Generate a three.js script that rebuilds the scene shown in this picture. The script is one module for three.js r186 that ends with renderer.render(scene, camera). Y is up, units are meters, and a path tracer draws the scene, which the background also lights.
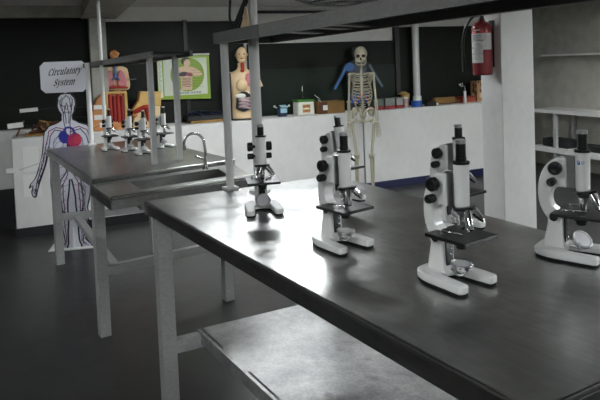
import * as THREE from 'three';
import { RoundedBoxGeometry } from 'three/addons/geometries/RoundedBoxGeometry.js';
import { mergeGeometries } from 'three/addons/utils/BufferGeometryUtils.js';
import { RectAreaLightUniformsLib } from 'three/addons/lights/RectAreaLightUniformsLib.js';
import { createNoise2D } from 'simplex-noise';

// ---------------------------------------------------------------- camera, exposure, lamps
const scene = new THREE.Scene();
scene.background = new THREE.Color(0x000000);
const renderer = new THREE.WebGLRenderer({ antialias: true });
renderer.toneMapping = THREE.LinearToneMapping;
renderer.toneMappingExposure = 1.55;
renderer.shadowMap.enabled = true;
RectAreaLightUniformsLib.init();

const FOCAL = 590;                                            // in pixels of the 600 x 400 frame
const camera = new THREE.PerspectiveCamera(2 * Math.atan(310 / FOCAL) * 180 / Math.PI, 600 / 620, 0.05, 60);
camera.setViewOffset(600, 620, 0, 220, 600, 400);             // the picture is the lower part of a level shot
camera.position.set(0, 1.47, 0);
camera.rotation.order = 'YXZ';
camera.rotation.set(-Math.atan(27 / FOCAL), 0, -0.04);
scene.add(camera);

const ROOM = 22.5 * Math.PI / 180;                            // the room is turned against the camera
const cR = Math.cos(ROOM), sR = Math.sin(ROOM);
const rw = (lx, lz) => [lx * cR + lz * sR, -lx * sR + lz * cR];   // room axes -> world x, z
// fluorescent battens under the ceiling: world x, z, turn, intensity of the light below the tubes
const LAMPS = [
  [-0.22, -4.66, ROOM, 66, 'white fluorescent batten on the ceiling in front of the low wall'],
  [-.75, -.55, ROOM, 20, 'white fluorescent batten on the ceiling over the floor beside the benches'],
  [.3, 1.2, ROOM, 58, 'white fluorescent batten on the ceiling behind the end of the near bench'],
  [3.0, -1.5, ROOM, 105, 'white fluorescent batten on the ceiling over the aisle beyond the near bench'],
  [-2.7, -3.1, ROOM, 30, 'white fluorescent batten on the ceiling beside the circulatory cutout'],
  [3.3, -4.3, ROOM, 150, 'white fluorescent batten on the ceiling before the plank shelves'],
];

// ---------------------------------------------------------------- helpers
let seed = 7;
const rnd = () => { seed |= 0; seed = seed + 0x6D2B79F5 | 0; let t = Math.imul(seed ^ seed >>> 15, 1 | seed); t = t + Math.imul(t ^ t >>> 7, 61 | t) ^ t; return ((t ^ t >>> 14) >>> 0) / 4294967296; };
const rr = (a, b) => a + (b - a) * rnd();
const noise = createNoise2D(rnd);
const PI = Math.PI, V = (x, y, z) => new THREE.Vector3(x, y, z);
const used = {};
function numbered(n) { const k = used[n] = (used[n] ?? -1) + 1; return k ? n + '_' + String(k).padStart(3, '0') : n; }

function mesh(name, geo, mat, parent = scene) {
  const g = Array.isArray(geo) ? merge(geo) : geo;
  const m = new THREE.Mesh(g, mat);
  m.name = parent === scene ? numbered(name) : name;
  m.castShadow = m.receiveShadow = true;
  parent.add(m);
  return m;
}
function merge(list) {
  return mergeGeometries(list.map((g) => { const n = g.index ? g.toNonIndexed() : g.clone(); for (const k of Object.keys(n.attributes)) if (!['position', 'normal', 'uv'].includes(k)) n.deleteAttribute(k); return n; }));
}
function thing(name, label, category, pos = [0, 0, 0], turn = 0, group) {
  const o = new THREE.Group(); o.name = numbered(name); o.position.set(...pos); o.rotation.y = turn;
  o.userData = { label, category }; if (group) o.userData.group = group;
  scene.add(o); return o;
}
function tag(o, label, category, group) { o.userData.label = label; o.userData.category = category; if (group) o.userData.group = group; return o; }
function struct(name, geo, mat, label, category = 'structure') { const m = mesh(name, geo, mat); m.userData = { kind: 'structure', label, category }; return m; }
// uv in metres from the way each face points
function boxUV(g) {
  if (g.index) g = g.toNonIndexed();
  const p = g.attributes.position, n = g.attributes.normal, uv = new Float32Array(p.count * 2);
  for (let i = 0; i < p.count; i++) {
    const ax = Math.abs(n.getX(i)), ay = Math.abs(n.getY(i)), az = Math.abs(n.getZ(i));
    const [u, v] = ay >= ax && ay >= az ? [p.getX(i), p.getZ(i)] : ax >= az ? [p.getZ(i), p.getY(i)] : [p.getX(i), p.getY(i)];
    uv[2 * i] = u; uv[2 * i + 1] = v;
  }
  g.setAttribute('uv', new THREE.BufferAttribute(uv, 2)); return g;
}
const box = (w, h, d, x = 0, y = 0, z = 0) => boxUV(new THREE.BoxGeometry(w, h, d).translate(x, y, z));
const rbox = (w, h, d, r, x = 0, y = 0, z = 0) => boxUV(new RoundedBoxGeometry(w, h, d, 2, r).translate(x, y, z));
const cyl = (r0, r1, h, seg = 20) => new THREE.CylinderGeometry(r1, r0, h, seg);      // r0 below, r1 above
const ball = (r, sx = 1, sy = 1, sz = 1, seg = 16) => new THREE.SphereGeometry(r, seg, Math.ceil(seg * .7)).scale(sx, sy, sz);
function between(g, a, b) {                               // a y-long geometry of unit length, laid from a to b
  const d = V().subVectors(b, a), l = d.length();
  const q = new THREE.Quaternion().setFromUnitVectors(V(0, 1, 0), d.clone().normalize());
  return g.scale(1, l, 1).applyQuaternion(q).translate((a.x + b.x) / 2, (a.y + b.y) / 2, (a.z + b.z) / 2);
}
const rod = (a, b, r0, r1 = r0, seg = 12) => between(cyl(r0, r1, 1, seg), a, b);
const tube = (pts, r, seg = 24, rad = 8) => new THREE.TubeGeometry(new THREE.CatmullRomCurve3(pts), seg, r, rad, false);
// square bar between two points, one pair of faces upright
function bar(a, b, w, h) {
  const d = V().subVectors(b, a), l = d.length(), g = new THREE.BoxGeometry(l, h, w);
  boxUV(g);
  const gg = boxUV(g), yaw = Math.atan2(-d.z, d.x), tilt = Math.asin(d.y / l);
  return gg.rotateZ(tilt).rotateY(yaw).translate((a.x + b.x) / 2, (a.y + b.y) / 2, (a.z + b.z) / 2);
}
// flat polygon of [x, z] corners raised from y0 to y1
function slab(pts, y0, y1, bevel = 0) {
  const s = new THREE.Shape(pts.map(([x, z]) => new THREE.Vector2(x, -z)));
  const g = new THREE.ExtrudeGeometry(s, { depth: y1 - y0 - 2 * bevel, bevelEnabled: bevel > 0, bevelSize: bevel, bevelOffset: -bevel, bevelThickness: bevel, bevelSegments: 2 });
  return boxUV(g.rotateX(-PI / 2).translate(0, y0 + bevel, 0));
}
// outline in x, y pushed out along z, centred on z = 0
function plate(shape, depth, bevel = 0, seg = 10) {
  const g = new THREE.ExtrudeGeometry(shape, { depth: depth - 2 * bevel, bevelEnabled: bevel > 0, bevelSize: bevel, bevelOffset: -bevel, bevelThickness: bevel, bevelSegments: 2, curveSegments: seg });
  return g.translate(0, 0, -(depth - 2 * bevel) / 2);
}
const poly = (pts) => new THREE.Shape(pts.map(([x, y]) => new THREE.Vector2(x, y)));
const smooth = (pts, n = 60) => new THREE.Shape(new THREE.SplineCurve([...pts, pts[0]].map(([x, y]) => new THREE.Vector2(x, y))).getPoints(n));

// ---------------------------------------------------------------- textures
function fieldTexture(n, fn, srgb = false) {
  const a = new Uint8Array(n * n * 4);
  for (let j = 0; j < n; j++) for (let i = 0; i < n; i++) {
    const c = fn(i / n, j / n), k = (j * n + i) * 4;
    for (let q = 0; q < 3; q++) a[k + q] = Math.max(0, Math.min(255, Math.round(255 * (Array.isArray(c) ? c[q] : c))));
    a[k + 3] = 255;
  }
  const t = new THREE.DataTexture(a, n, n); t.wrapS = t.wrapT = THREE.RepeatWrapping;
  t.magFilter = THREE.LinearFilter; t.minFilter = THREE.LinearFilter; t.needsUpdate = true;
  if (srgb) t.colorSpace = THREE.SRGBColorSpace; return t;
}
// noise that repeats after 1 in u and v
function tn(u, v, fu, fv = fu, off = 0) {
  const f = (x, y) => noise(x * fu + off, y * fv + off * .7);
  const a = u, b = v;
  return f(a, b) * (1 - a) * (1 - b) + f(a - 1, b) * a * (1 - b) + f(a, b - 1) * (1 - a) * b + f(a - 1, b - 1) * a * b;
}
const rep = (t, x, y = x) => { const c = t.clone(); c.repeat.set(x, y); c.needsUpdate = true; return c; };
function canvasTexture(w, h, draw) {
  const c = document.createElement('canvas'); c.width = w; c.height = h; draw(c.getContext('2d'), w, h);
  const t = new THREE.CanvasTexture(c); t.colorSpace = THREE.SRGBColorSpace; return t;
}
const steelRough = fieldTexture(512, (u, v) => .30 + .01 * tn(u, v, 5, 5, 3) + .012 * tn(u, v, 3, 16, 9) + .008 * tn(u, v, 8, 90, 1));
const steelTint = fieldTexture(512, (u, v) => { const s = .655 + .05 * tn(u, v, 3, 5, 21) + .035 * tn(u, v, 6, 60, 12) + .03 * tn(u, v, 20, 20, 2); return [s, s * 1.0, s * .985]; }, true);
const sheetTint = fieldTexture(512, (u, v) => { const s = .64 + .08 * tn(u, v, 4, 4, 51) + .05 * tn(u, v, 14, 14, 33) + .05 * tn(u, v, 45, 45, 8) - .12 * Math.max(0, tn(u, v, 9, 9, 77) - .55) * 3; return [s, s, s * .985]; }, true);
const floorTint = fieldTexture(512, (u, v) => { const s = .17 + .025 * tn(u, v, 3, 3, 5) + .02 * tn(u, v, 12, 12, 15) + .02 * tn(u, v, 60, 60, 25); return [s, s * .99, s * .955]; }, true);
const floorRough = fieldTexture(256, (u, v) => .345 + .025 * tn(u, v, 4, 4, 45) + .025 * tn(u, v, 18, 18, 65));
const plasterTint = fieldTexture(512, (u, v) => { const s = .84 + .018 * tn(u, v, 3, 3, 85) + .014 * tn(u, v, 14, 10, 95) + .012 * tn(u, v, 50, 50, 35) - .05 * Math.max(0, tn(u, v, 6, 6, 19) - .5); return [s, s * .996, s * .975]; }, true);
const concreteTint = fieldTexture(512, (u, v) => { const s = .64 + .05 * tn(u, v, 3, 3, 105) + .05 * tn(u, v, 10, 10, 115) + .03 * tn(u, v, 46, 46, 125); return [s, s * .99, s * .93]; }, true);
const woodTint = fieldTexture(256, (u, v) => { const s = .72 + .03 * tn(u, v, 4, 40, 3) + .03 * tn(u, v, 12, 12, 13); return [s, s, s * .985]; }, true);

const std = (o) => new THREE.MeshStandardMaterial(o);
const M = {
  steel: std({ map: steelTint, metalness: 1, roughness: 1, roughnessMap: steelRough }),
  sheet: std({ map: sheetTint, metalness: .55, roughness: .5 }),
  floor: std({ map: rep(floorTint, .5), roughness: 1, roughnessMap: rep(floorRough, .5), metalness: 0 }),
  plaster: std({ map: rep(plasterTint, .6), roughness: .75 }),
  pillar: std({ map: rep(plasterTint, .9), roughness: .6 }),
  ceiling: std({ map: rep(plasterTint, .3), color: 0xffffff, roughness: .9 }),
  concrete: std({ map: rep(concreteTint, .5), roughness: .9 }),
  paint: std({ map: rep(woodTint, 3), color: 0xe8e8e8, roughness: .55 }),
  board: new THREE.MeshPhysicalMaterial({ color: 0x10130e, roughness: .55, specularIntensity: .4 }),
  boardGreen: new THREE.MeshPhysicalMaterial({ color: 0x152018, roughness: .5, specularIntensity: .5 }),
  boardFrame: std({ color: 0x161715, roughness: .5 }),
  blueBand: std({ color: 0x1d2040, roughness: .4 }),
  skirting: std({ color: 0x1a1a1c, roughness: .5 }),
  pipe: std({ color: 0xd6d6d2, roughness: .35 }),
  greyLam: std({ map: rep(woodTint, 2), color: 0xaaa8a6, roughness: .5 }),
  darkLam: std({ map: rep(woodTint, 2), color: 0x73716f, roughness: .45 }),
  alu: std({ color: 0x9a9a9a, metalness: .8, roughness: .35 }),
  black: std({ color: 0x101010, roughness: .35 }),
  blackMatte: std({ color: 0x17181a, roughness: .7 }),
  scopeWhite: new THREE.MeshPhysicalMaterial({ color: 0xe2e2de, roughness: .35, clearcoat: .4, clearcoatRoughness: .2 }),
  chrome: std({ color: 0xdadada, metalness: 1, roughness: .12 }),
  capMetal: std({ color: 0xc8c8c8, metalness: .85, roughness: .3 }),
  satin: std({ color: 0xb9b9b9, metalness: 1, roughness: .3 }),
  mirror: std({ color: 0xd8d8d8, metalness: .6, roughness: .35 }),
  lens: std({ color: 0x0a0c12, roughness: .05 }),
  rubber: std({ color: 0x0d0d0d, roughness: .8 }),
  bone: std({ map: rep(woodTint, 6), color: 0xe4dcc2, roughness: .6 }),
  boneDark: std({ color: 0x241c12, roughness: .9 }),
  flesh: std({ color: 0xd9bd93, roughness: .5 }),
  fleshRed: std({ color: 0xa32a1c, roughness: .45 }),
  fleshPink: std({ color: 0xc97c83, roughness: .45 }),
  fleshOrange: std({ color: 0xc98a54, roughness: .5 }),
  yellow: std({ color: 0xc9a560, roughness: .5 }),
  blueOrgan: std({ color: 0x3f6f9f, roughness: .5 }),
  red: new THREE.MeshPhysicalMaterial({ color: 0x7c0d19, roughness: .3, clearcoat: .6, clearcoatRoughness: .15 }),
  card: std({ color: 0xe0e0da, roughness: .8 }),
  cardboard: std({ map: rep(woodTint, 5), color: 0xb58a4c, roughness: .85 }),
  brown: std({ color: 0x55331f, roughness: .8 }),
  redBox: std({ color: 0x86201f, roughness: .6 }),
  blueCan: std({ color: 0x1f4f9c, roughness: .5 }),
  green: std({ color: 0x3f7a2a, roughness: .5 }),
  plasticWhite: std({ color: 0xd9d9cf, roughness: .45 }),
  paleBlue: std({ color: 0x9fc3cf, roughness: .6 }),
  navy: std({ color: 0x1b2840, roughness: .55 }),
  clear: new THREE.MeshPhysicalMaterial({ color: 0xe6eee8, transmission: 1, thickness: 0, roughness: .08 }),
  glowTube: std({ color: 0xffffff, emissive: 0xf4fbff, emissiveIntensity: 3.0 }),
};

// ---------------------------------------------------------------- the room
const CEIL = 2.11, BACK = -6.25, FRONT = 3.2, LEFT = -5.2, RIGHT = 5.95, LEDGE = 0.895, LFRONT = -5.83, LEND = -0.39, LRIGHT = 5.5;
// everything of the shell is built in room axes and turned with the room
function shell(name, geo, mat, label, category) { const m = struct(name, geo, mat, label, category); m.rotation.y = ROOM; return m; }
const rb = (x0, x1, y0, y1, z0, z1) => box(x1 - x0, y1 - y0, z1 - z0, (x0 + x1) / 2, (y0 + y1) / 2, (z0 + z1) / 2);
shell('floor', rb(LEFT - .2, RIGHT + .2, -.15, 0, BACK - .2, FRONT + .2), M.floor, 'dark grey polished concrete floor', 'floor');
shell('ceiling', rb(LEFT - .2, RIGHT + .2, CEIL, CEIL + .15, BACK - .2, FRONT + .2), M.ceiling, 'pale painted ceiling', 'ceiling');
shell('wall_back', rb(LEFT - .2, RIGHT + .2, 0, CEIL, BACK - .2, BACK), M.plaster, 'white back wall behind the dark boards', 'wall');
shell('wall_right', rb(RIGHT, RIGHT + .2, 0, CEIL, BACK, FRONT + .2), M.concrete, 'grey concrete side wall behind the plank shelves', 'wall');
shell('wall_left', rb(LEFT - .2, LEFT, 0, CEIL, BACK, FRONT + .2), M.concrete, 'grey side wall beyond the far end of the boards', 'wall');
shell('wall_front', rb(LEFT, RIGHT, 0, CEIL, FRONT, FRONT + .2), M.concrete, 'grey wall facing the boards', 'wall');
// low white wall with a deep ledge
shell('wall_low', boxUV(new RoundedBoxGeometry(LRIGHT - LEND, LEDGE, LFRONT - BACK, 2, .008).translate((LRIGHT + LEND) / 2, LEDGE / 2, (LFRONT + BACK) / 2)), M.plaster, 'low white plastered wall with a ledge carrying the models', 'wall');
shell('baseboard_low_wall', rb(.8, LRIGHT, 0, .085, LFRONT, LFRONT + .012), M.blueBand, 'dark blue painted band along the foot of the low wall', 'baseboard');
shell('baseboard_low_wall_end', mergeGeometries([rb(LEND - .01, .8, 0, .085, LFRONT, LFRONT + .012), rb(LEND - .012, LEND, 0, .085, BACK, LFRONT + .012)]), M.skirting, 'black plinth at the end of the low wall', 'baseboard');
shell('baseboard_left', rb(LEFT, LEND - .02, 0, .38, BACK, BACK + .02), M.skirting, 'tall black skirting left of the low wall', 'baseboard');
// dark boards above the ledge, each its own panel
const BOARDS = [[LEFT + .02, .33, .95, 2.0, M.board], [.5, 1.27, LEDGE, 1.96, M.board], [1.31, 1.93, LEDGE, 1.955, M.board], [1.97, 3.84, LEDGE, 1.7, M.board], [3.9, 5.9, LEDGE, 1.86, M.board]];
BOARDS.forEach(([x0, x1, y0, y1, m], i) => {
  const b = mesh('dark_board', rb(x0, x1, y0, y1, BACK, BACK + .03), m); b.rotation.y = ROOM;
  b.userData = { kind: 'structure', label: ['wide black board behind the circulatory cutout', 'black board behind the lung and ear models', 'narrow black board behind the green poster', 'long black board behind the torso and skeleton', 'black board behind the fire extinguisher pillar'][i], category: 'board' };
});
shell('trim_1', rb(2.02, 3.83, LEDGE, 1.41, BACK + .03, BACK + .045), M.boardGreen, 'dark green lower panel of the long board', 'panel');
shell('trim_2', rb(3.84, 3.9, LEDGE, 1.88, BACK, BACK + .06), M.boardFrame, 'black upright between two boards beside the round post', 'trim');
shell('trim_3', rb(1.27, 1.31, LEDGE, 1.97, BACK, BACK + .05), M.boardFrame, 'black upright behind the green poster', 'trim');
shell('trim_4', rb(1.93, 3.84, 2.035, 2.065, BACK, BACK + .05), M.boardFrame, 'thin black rail high on the wall over the long board', 'trim');
// beams and columns
shell('beam_back', rb(LEFT, .3, 2.0, CEIL, BACK, BACK + .14), M.concrete, 'grey beam along the wall over the wide board', 'beam');
shell('beam_cross', rb(.27, .6, 1.99, CEIL, BACK, FRONT), M.concrete, 'grey ceiling beam running out from the square column', 'beam');
shell('column_square', rb(.335, .49, LEDGE, 1.99, BACK, BACK + .13), M.concrete, 'grey square column between the boards behind the lung model', 'column');
{ const [x, z] = rw(4.09, BACK + .12); const c = struct('column_round', cyl(.042, .042, CEIL - LEDGE, 24).translate(x, (CEIL + LEDGE) / 2, z), M.pipe, 'round white post on the ledge beside the blue can', 'column'); }
// pillar that carries the extinguisher
const PIL = { x: 1.285, z: -3.75, w: .265, d: .2 };
{
  const p = struct('pillar', rbox(PIL.w, CEIL, PIL.d, .006, PIL.w / 2, CEIL / 2, -PIL.d / 2), M.pillar, 'white square pillar carrying the fire extinguisher', 'pillar');
  p.position.set(PIL.x, 0, PIL.z); p.rotation.y = ROOM;
}
// plank shelves on the right wall, three boards on posts
{
  const d = .36, x0 = RIGHT - d, g = thing('plank_rack', 'open white plank shelves along the grey concrete side wall', 'shelves', [0, 0, 0], ROOM);
  const [px, pz] = rw(RIGHT - d / 2, -4.0); g.position.set(px, 0, pz);
  const z0 = -5.8 + 4.0, z1 = 2.2;
  for (const [y, t, w] of [[.275, .06, d], [.75, .04, d], [1.44, .02, .2]]) mesh('shelf_board', box(w, t, z1 - z0, (d - w) / 2, y, (z0 + z1) / 2), M.plaster, g);
  for (const z of [-1.45, .3, 2.1]) for (const x of [-d / 2 + .03, d / 2 - .03]) mesh('post', box(.04, .76, .04, x, .38, z), M.paint, g);
}
for (const [lx, lz, w, h, dd, lab] of [[5.75, -5.5, .2, .1, .4, 'black tool case lying on the lowest plank shelf'], [5.76, -4.9, .18, .07, .5, 'flat black case on the lowest plank shelf beside the taller one']]) {
  const [x, z] = rw(lx, lz); const g = thing('tool_case', lab, 'case', [x, .305, z], ROOM, 'cases on the plank shelves');
  mesh('body', rbox(w, h, dd, .015, 0, h / 2, 0), M.blackMatte, g); mesh('handle', tube([V(-w / 2, h * .5, -.06), V(-w / 2 - .02, h * .5, -.03), V(-w / 2 - .02, h * .5, .03), V(-w / 2, h * .5, .06)], .006, 12, 6), M.black, g);
}

// ceiling lamps
for (const [x, z, turn, power, label] of LAMPS) {
  const g = thing('ceiling_lamp', label, 'lamp', [x, CEIL, z], turn, 'fluorescent battens');
  mesh('housing', rbox(1.24, .025, .1, .006, 0, -.0725, 0), M.plasticWhite, g);
  for (const e of [-1, 1]) mesh('hanger', cyl(.006, .006, .062, 10).translate(e * .4, -.03, 0), M.alu, g);
  for (const s of [-1, 1]) {
    mesh('tube', new THREE.CapsuleGeometry(.013, 1.15, 4, 12).rotateZ(PI / 2).translate(0, -.103, s * .04), M.glowTube, g);
    for (const e of [-1, 1]) mesh('holder', box(.02, .05, .03, e * .61, -.095, s * .04), M.plasticWhite, g);
  }
  const l = new THREE.RectAreaLight(0xeff5fb, power, 1.15, .1);
  l.position.set(0, -.122, 0); l.rotation.x = -PI / 2; l.castShadow = true; g.add(l);
  const up = new THREE.RectAreaLight(0xeff5fb, power * .9, 1.15, .1);            // what the bare tubes throw up past the narrow housing
  up.position.set(0, -.055, 0); up.rotation.x = PI / 2; up.castShadow = true; g.add(up);
}

// ---------------------------------------------------------------- benches
// near bench: corners in world x, z
const TA = [-.695, -2.533], TB = [.154, -2.949], TC = [.352, -.91], TD = [1.096, -1.313], TH = .9;
const mix2 = (p, q, t) => [p[0] + (q[0] - p[0]) * t, p[1] + (q[1] - p[1]) * t];
function quadAt(a, b, c, d, u, v) { return mix2(mix2(a, b, u), mix2(c, d, u), v); }      // u across (front to back), v from the far end to the near end
// a shallow steel tray turned over: top sheet and four apron strips
function steelTop(g, quad, h, apron, o) {
  const q = quad.map(([x, z]) => [x - o[0], z - o[1]]);
  const [a, b, c, d] = q;                                                                      // far-front, far-back, near-front, near-back
  const ang = Math.atan2(c[0] - a[0], c[1] - a[1]);
  // the sheet is hand-beaten: it rises and falls by a millimetre or so
  const NU = 44, NV = 90, gp = [], gi = [], edge = .006;
  for (let j = 0; j <= NV; j++) for (let i = 0; i <= NU; i++) {
    const u = edge + (1 - 2 * edge) * i / NU, v = edge * .5 + (1 - edge) * j / NV, p = quadAt(a, b, c, d, u, v);
    const rim = Math.min(1, 12 * Math.min(u, 1 - u, v, 1 - v)), wu = u * .95, wv = v * 1.9;
    gp.push(p[0], h + rim * (.0014 * noise(wu * 3.2 + h * 90, wv * 2.6) + .0006 * noise(wu * 4 + 9, wv * 10) + .00012 * noise(wu * 14 + 4, wv * 26)), p[1]);
    if (i < NU && j < NV) { const k = j * (NU + 1) + i; gi.push(k, k + NU + 1, k + 1, k + 1, k + NU + 1, k + NU + 2); }
  }
  let sheet = new THREE.BufferGeometry(); sheet.setAttribute('position', new THREE.Float32BufferAttribute(gp, 3)); sheet.setAttribute('uv', new THREE.Float32BufferAttribute(new Float32Array(gp.length / 3 * 2), 2)); sheet.setIndex(gi); sheet.computeVertexNormals();
  if (sheet.attributes.normal.getY(50) < 0) { for (let k = 0; k < gi.length; k += 3) [gi[k + 1], gi[k + 2]] = [gi[k + 2], gi[k + 1]]; sheet.setIndex(gi); sheet.computeVertexNormals(); }
  const top = merge([slab([a, b, d, c], h - .014, h - .0016, .004), sheet]);
  const uv = top.attributes.uv, p = top.attributes.position;
  for (let i = 0; i < p.count; i++) { const x = p.getX(i), z = p.getZ(i); uv.setXY(i, x * Math.sin(ang) + z * Math.cos(ang), x * Math.cos(ang) - z * Math.sin(ang)); }
  mesh('top', top, M.steel, g);
  for (const [s, e] of [[a, c], [c, d], [d, b], [b, a]]) {
    const cx = (a[0] + b[0] + c[0] + d[0]) / 4, cz = (a[1] + b[1] + c[1] + d[1]) / 4;
    const len = Math.hypot(e[0] - s[0], e[1] - s[1]), nx = -(e[1] - s[1]) / len, nz = (e[0] - s[0]) / len;
    const inw = (cx - s[0]) * nx + (cz - s[1]) * nz > 0 ? 1 : -1, k = .012 * inw;
    mesh('apron', bar(V(s[0] + nx * k, h - .012 - apron / 2, s[1] + nz * k), V(e[0] + nx * k, h - .012 - apron / 2, e[1] + nz * k), .012, apron), M.steel, g);
  }
}
function legBox(x, z, h, w, turn) { return box(w, h, w, 0, h / 2, 0).rotateY(turn).translate(x, 0, z); }
const BT = 31 * PI / 180;
{
  const o = [.2, -1.93], g = thing('lab_bench', 'long stainless steel lab bench with white wooden legs and a galvanised lower shelf', 'bench', [o[0], 0, o[1]]);
  steelTop(g, [TA, TB, TC, TD], TH, .045, o);
  const at = (u, v) => { const p = quadAt(TA, TB, TC, TD, u, v); return [p[0] - o[0], p[1] - o[1]]; };
  const legs = [[.055, .03], [.94, .03], [.06, .96], [.94, .96]].map(([u, v]) => at(u, v));
  for (const [x, z] of legs) mesh('leg', legBox(x, z, TH - .02, .062, BT), M.paint, g);
  const P = (p, y) => V(p[0], y, p[1]);
  mesh('rail', bar(P(legs[0], .262), P(legs[1], .262), .045, .055), M.paint, g);
  mesh('rail', bar(P(legs[2], .262), P(legs[3], .262), .045, .055), M.paint, g);
  // galvanised shelf lying on the two rails, bent edge towards the front
  const L0 = at(.215, .02), L1 = at(.9, .02), L2 = at(.215, .985), L3 = at(.9, .985);
  mesh('lower_shelf', slab([L0, L1, L3, L2], .29, .302, .003), M.sheet, g);
  mesh('shelf_lip', bar(V(L0[0], .277, L0[1]), V(L2[0], .277, L2[1]), .022, .05), M.sheet, g);
}
// far bench
const FA = [-1.962, -4.498], FC = [-1.141, -3.16], FD = [-.421, -3.647], FB = [-1.31, -4.92], FH = .89;
{
  const o = [-1.2, -4.05], g = thing('lab_bench', 'stainless steel lab bench carrying the four small microscopes beside the sink', 'bench', [o[0], 0, o[1]]);
  steelTop(g, [FA, FB, FC, FD], FH, .042, o);
  const at = (u, v) => { const p = quadAt(FA, FB, FC, FD, u, v); return [p[0] - o[0], p[1] - o[1]]; };
  const legs = [[.06, .03], [.93, .16], [.04, .965], [.93, .965]].map(([u, v]) => at(u, v));
  for (const [x, z] of legs) mesh('leg', legBox(x, z, FH - .02, .058, 33 * PI / 180), M.paint, g);
  const P = (p, y) => V(p[0], y, p[1]);
  mesh('rail', bar(P(legs[0], .36), P(legs[1], .36), .04, .05), M.paint, g);
  mesh('rail', bar(P(legs[2], .36), P(legs[3], .36), .04, .05), M.paint, g);
  mesh('rail', bar(P(mix2(legs[0], legs[1], .2), .34), P(mix2(legs[2], legs[3], .12), .34), .045, .04), M.paint, g);
}
// sink between the benches
const SA = [-1.135, -3.12], SB = [-.43, -3.6], SC = [-.904, -2.74], SD = [-.27, -3.16], SH = .868;
{
  const o = [-.7, -3.15], g = thing('sink', 'stainless steel sink with a shallow basin between the two benches', 'sink', [o[0], 0, o[1]]);
  const L = (p) => [p[0] - o[0], p[1] - o[1]];
  const at = (u, v) => L(quadAt(SA, SB, SC, SD, u, v));
  // rim with the opening for the basin
  const hole = [[.22, .18], [.86, .18], [.86, .74], [.22, .74]].map(([u, v]) => at(u, v));
  const s = new THREE.Shape([at(0, 0), at(1, 0), at(1, 1), at(0, 1)].map(([x, z]) => new THREE.Vector2(x, -z)));
  s.holes.push(new THREE.Path(hole.map(([x, z]) => new THREE.Vector2(x, -z))));
  mesh('rim', boxUV(new THREE.ExtrudeGeometry(s, { depth: .01, bevelEnabled: false }).rotateX(-PI / 2).translate(0, SH - .01, 0)), M.steel, g);
  const e = [at(0, 0), at(1, 0), at(1, 1), at(0, 1)];
  for (let i = 0; i < 4; i++) { const a = e[i], b = e[(i + 1) % 4]; mesh('apron', bar(V(a[0], SH - .03, a[1]), V(b[0], SH - .03, b[1]), .01, .045), M.steel, g); }
  // rolled lip that stands up along the front edge
  mesh('lip', rod(V(e[3][0], SH + .004, e[3][1]), V(e[2][0], SH + .004, e[2][1]), .009, .009, 12), M.steel, g);
  const bas = [];
  for (let i = 0; i < 4; i++) { const a = hole[i], b = hole[(i + 1) % 4]; bas.push(bar(V(a[0], SH - .05, a[1]), V(b[0], SH - .05, b[1]), .006, .1)); }
  bas.push(slab(hole, SH - .105, SH - .097));
  mesh('basin', bas, M.steel, g);
  const dc = at(.54, .45); mesh('drain', new THREE.TorusGeometry(.025, .006, 8, 24).rotateX(PI / 2).translate(dc[0], SH - .094, dc[1]), M.chrome, g);
  mesh('drain_pipe', cyl(.02, .02, .12).translate(dc[0], SH - .16, dc[1]), M.pipe, g);
  for (const v of [.12, .92]) mesh('joint_strip', bar(V(at(.2, v)[0], SH + .001, at(.2, v)[1]), V(at(.02, v)[0], SH + .001, at(.02, v)[1]), .006, .004), M.steel, g);
}
{
  // gooseneck tap on the back edge of the sink
  const g = thing('tap', 'chrome gooseneck tap arching over the steel sink', 'tap', [-.575, SH, -3.45], 0);
  mesh('base', [cyl(.02, .017, .02).translate(0, .01, 0), cyl(.013, .011, .05).translate(0, .04, 0)], M.chrome, g);
  const d = [-.83, .1];
  const pts = [V(0, .05, 0), V(.004, .1, 0)];
  for (let i = 0; i <= 10; i++) { const a = PI * i / 10 * 1.05; pts.push(V(d[0] * .07 * (1 - Math.cos(a)), .15 + .065 * Math.sin(a), d[1] * .07 * (1 - Math.cos(a)))); }
  mesh('spout', tube(pts, .0085, 40, 10), M.chrome, g);
  const e = pts[pts.length - 1]; mesh('nozzle', cyl(.009, .011, .025).translate(e.x, e.y - .008, e.z), M.chrome, g);
  mesh('lever', rod(V(0, .055, 0), V(-.055, .085, .02), .006, .005), M.chrome, g);
}

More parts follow.
